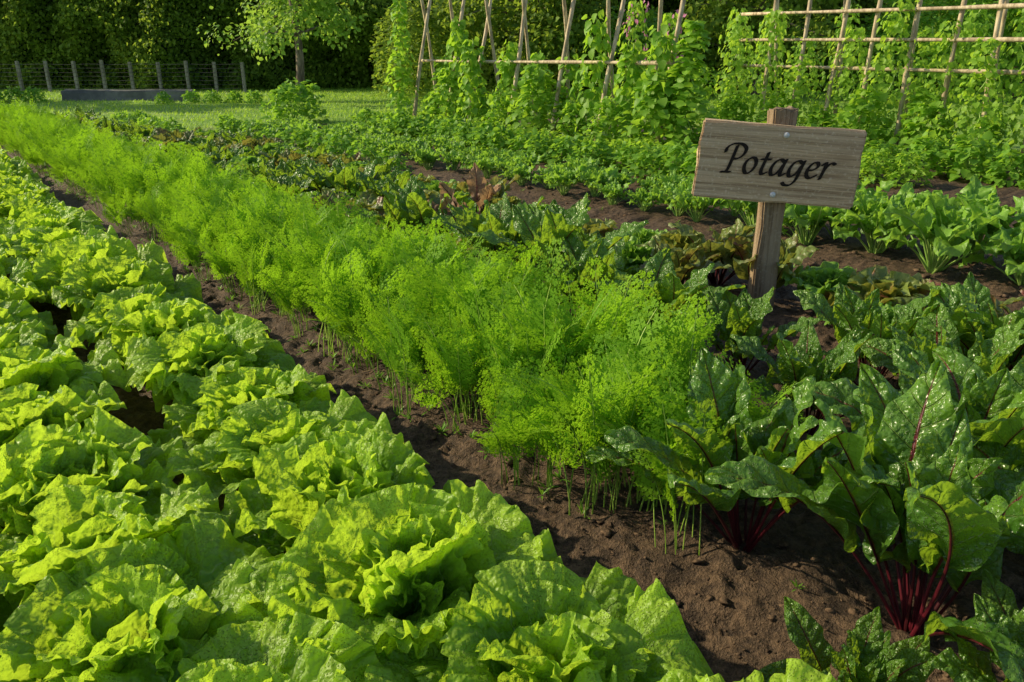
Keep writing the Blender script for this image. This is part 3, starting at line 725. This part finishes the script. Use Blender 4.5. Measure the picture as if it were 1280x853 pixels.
box_obj('garden_wall', (-8.9, 16.4, -.1), (-6.3, 16.65, .22), M_conc, .03, label='low grey concrete edging wall on the lawn', category='wall', cuts=5, rough=.05)

# ------------------------------------------------------------------ lawn grass
mb = MB()
N = 50000
u = rng.uniform(9.5, 24, N); v = rng.uniform(-1.5, 16, N)
xy = u[:, None] * D + v[:, None] * NV
k = (lawn_mask(u, v) > .5) & (xy[:, 1] < 21.5) & (xy[:, 0] > -14)
u, v, xy = u[k], v[k], xy[k]; N = len(u)
pos = np.stack([xy[:, 0], xy[:, 1], ground_h(u, v) - .003], -1)
az = rng.random(N) * 6.28
d = np.stack([np.cos(az) * .4, np.sin(az) * .4, np.ones(N)], -1); nr = np.stack([-np.cos(az), -np.sin(az), np.full(N, .3)], -1)
scatter(mb, pos, d, nr, rng.uniform(.03, .07, N), (T_GRASS[0] * np.array([2.2, 1, 1]), T_GRASS[1]))
addobj('lawn_grass', mb.mesh('lawn_grass', [M_grass]), kind='stuff', label='short green lawn grass behind the vegetable beds', category='grass')

# ------------------------------------------------------------------ sign
sg = addobj('wooden_sign', None, (1.003, 3.08, 0), 0, 1, label='weathered wooden sign reading Potager on a post', category='sign')
post = box_obj('post', (-.046, -.028, -.1), (.046, .028, .79), M_post, .006, sg, rough=.018, cuts=5)
post.rotation_euler = (0, radians(.6), radians(4))
bd = box_obj('board', (-.296, -.014, -.142), (.296, .014, .142), M_board, .006, sg, rough=.010, cuts=6)
bd.location = (-.010, -.052, .592); bd.rotation_euler = (0, radians(3.6), radians(-7))
def bez(pts, k=40):
    pts = np.array(pts, float); n_ = len(pts); out = []
    for i in range(n_ - 1):
        p0, p1, p2, p3 = pts[max(i - 1, 0)], pts[i], pts[i + 1], pts[min(i + 2, n_ - 1)]
        t = np.linspace(0, 1, k)[:, None]
        out.append(.5 * ((2 * p1) + (-p0 + p2) * t + (2 * p0 - 5 * p1 + 4 * p2 - p3) * t ** 2 + (-p0 + 3 * p1 - 3 * p2 + p3) * t ** 3))
    return np.concatenate(out)
bowl = [(.74, .86), (.52, 1.0), (.24, .84), (.08, .42), (.16, .06), (.36, .03), (.6, .32), (.74, .72)]
GL = {
 'P': ([[(.62, 1.62), (.56, 1.0), (.47, .25), (.36, .02), (.12, -.02)], [(.02, 1.22), (.06, 1.5), (.4, 1.74), (.9, 1.74), (1.2, 1.48), (1.12, 1.08), (.82, .84), (.6, .82)], [(.2, -.02), (.62, .0)]], 1.22),
 'o': ([[(.42, 1.0), (.14, .78), (.06, .38), (.26, 0), (.56, .14), (.72, .56), (.62, .9), (.42, 1.0), (.3, .94)]], .86),
 't': ([[(.32, 1.34), (.26, .8), (.2, .25), (.3, .01), (.54, .14)], [(.04, .93), (.56, .96)]], .62),
 'a': ([bowl, [(.82, 1.0), (.74, .5), (.7, .12), (.8, .01), (.98, .16)]], 1.0),
 'g': ([bowl, [(.82, 1.0), (.74, .4), (.64, -.2), (.4, -.52), (.08, -.54), (-.08, -.4)]], .98),
 'e': ([[(.12, .46), (.42, .52), (.64, .74), (.54, .98), (.28, .9), (.08, .5), (.16, .1), (.4, 0), (.68, .2)]], .78),
 'r': ([[(.04, .86), (.2, 1.0), (.2, .6), (.12, .0)], [(.18, .5), (.36, .86), (.56, 1.02), (.72, .94)]], .76)}
pts = []; x = 0
for ch in 'Potager':
    strokes, adv = GL[ch]
    for s_ in strokes:
        p = bez(s_); p[:, 0] += p[:, 1] * .16 + x; pts.append(p)
    x += adv * 1.10
allp = np.concatenate(pts); x0, x1 = allp[:, 0].min() - .2, allp[:, 0].max() + .2; y0, y1 = -.8, 2.0
res = .016; nx = int((x1 - x0) / res); ny = int((y1 - y0) / res)
mask = np.zeros((nx, ny), bool); ang = radians(28); a_, b_ = .126, .045
rr_ = int(.15 / res) + 1
ii, jj = np.meshgrid(np.arange(-rr_, rr_ + 1), np.arange(-rr_, rr_ + 1), indexing='ij')
for p in allp:
    ci = (p[0] - x0) / res; cj = (p[1] - y0) / res; i0, j0 = int(ci), int(cj)
    dx = (ii + i0 + .5 - ci) * res; dy = (jj + j0 + .5 - cj) * res
    al = dx * cos(ang) + dy * sin(ang); ac = -dx * sin(ang) + dy * cos(ang)
    hit = (al / a_) ** 2 + (ac / b_) ** 2 < 1
    mask[np.clip(ii + i0, 0, nx - 1)[hit], np.clip(jj + j0, 0, ny - 1)[hit]] = True
TW = .405; k_ = TW / (x1 - x0 - .4); cx = (x0 + x1) / 2; cy = .62
V = []; F = []
for j in range(ny):
    col = mask[:, j]; i = 0
    while i < nx:
        if col[i]:
            st = i
            while i < nx and col[i]: i += 1
            xa, xb = (x0 + st * res - cx) * k_, (x0 + i * res - cx) * k_; ya, yb = (y0 + j * res - cy) * k_, (y0 + (j + 1) * res - cy) * k_
            b0 = len(V); V += [(xa, 0, ya), (xb, 0, ya), (xb, 0, yb), (xa, 0, yb)]; F.append((b0, b0 + 1, b0 + 2, b0 + 3))
        else: i += 1
mb = MB(); mb.add(V, F)
lt = addobj('lettering', mb.mesh('lettering', [M_ink], smooth=False), (.0, -.0180, -.003), 0, 1, parent=bd, label='dark calligraphic italic lettering reading Potager')
for (sx, sz) in ((.012, .108), (.0, -.112)):
    mb = MB(); ph2 = np.linspace(0, pi / 2, 5); th2 = np.linspace(0, 2 * pi, 17); A2, B2 = np.meshgrid(ph2, th2, indexing='ij')
    r_ = .011
    mb.grid(np.stack([r_ * np.sin(A2) * np.cos(B2), -.006 * np.cos(A2), r_ * np.sin(A2) * np.sin(B2)], -1))
    addobj('screw', mb.mesh('screw', [M_screw]), (sx, -.0175, sz), 0, 1, parent=bd)

# ------------------------------------------------------------------ world, sun, camera
SUN = np.array([-.92, .24]); SUN = SUN / np.linalg.norm(SUN); EL = radians(28)
w = bpy.data.worlds.new('World'); scene.world = w; w.use_nodes = True
nt = w.node_tree; nt.nodes.clear()
sky = nt.nodes.new('ShaderNodeTexSky'); sky.sky_type = 'NISHITA'; sky.sun_disc = False
sky.sun_elevation = EL; sky.sun_rotation = math.atan2(SUN[0], SUN[1]) % (2 * pi)
bg = nt.nodes.new('ShaderNodeBackground'); bg.inputs[1].default_value = .15
wo = nt.nodes.new('ShaderNodeOutputWorld'); nt.links.new(sky.outputs[0], bg.inputs[0]); nt.links.new(bg.outputs[0], wo.inputs[0])
sl = bpy.data.lights.new('sun', 'SUN'); sl.energy = 5.0; sl.angle = radians(.6); sl.color = (1, .87, .58)
so = addobj('sun', sl, (0, 0, 10))
dv = Vector((-SUN[0] * cos(EL), -SUN[1] * cos(EL), -sin(EL)))
so.rotation_euler = dv.to_track_quat('-Z', 'Y').to_euler()
cam = bpy.data.cameras.new('camera'); cam.lens = 28; cam.sensor_width = 36; cam.clip_end = 1000; cam.clip_start = .02
co = addobj('camera', cam, (0, 0, 1.0)); co.rotation_euler = (radians(90 - 20.2), 0, 0)
scene.camera = co
scene.view_settings.view_transform = 'Standard'; scene.view_settings.look = 'None'; scene.view_settings.exposure = 0
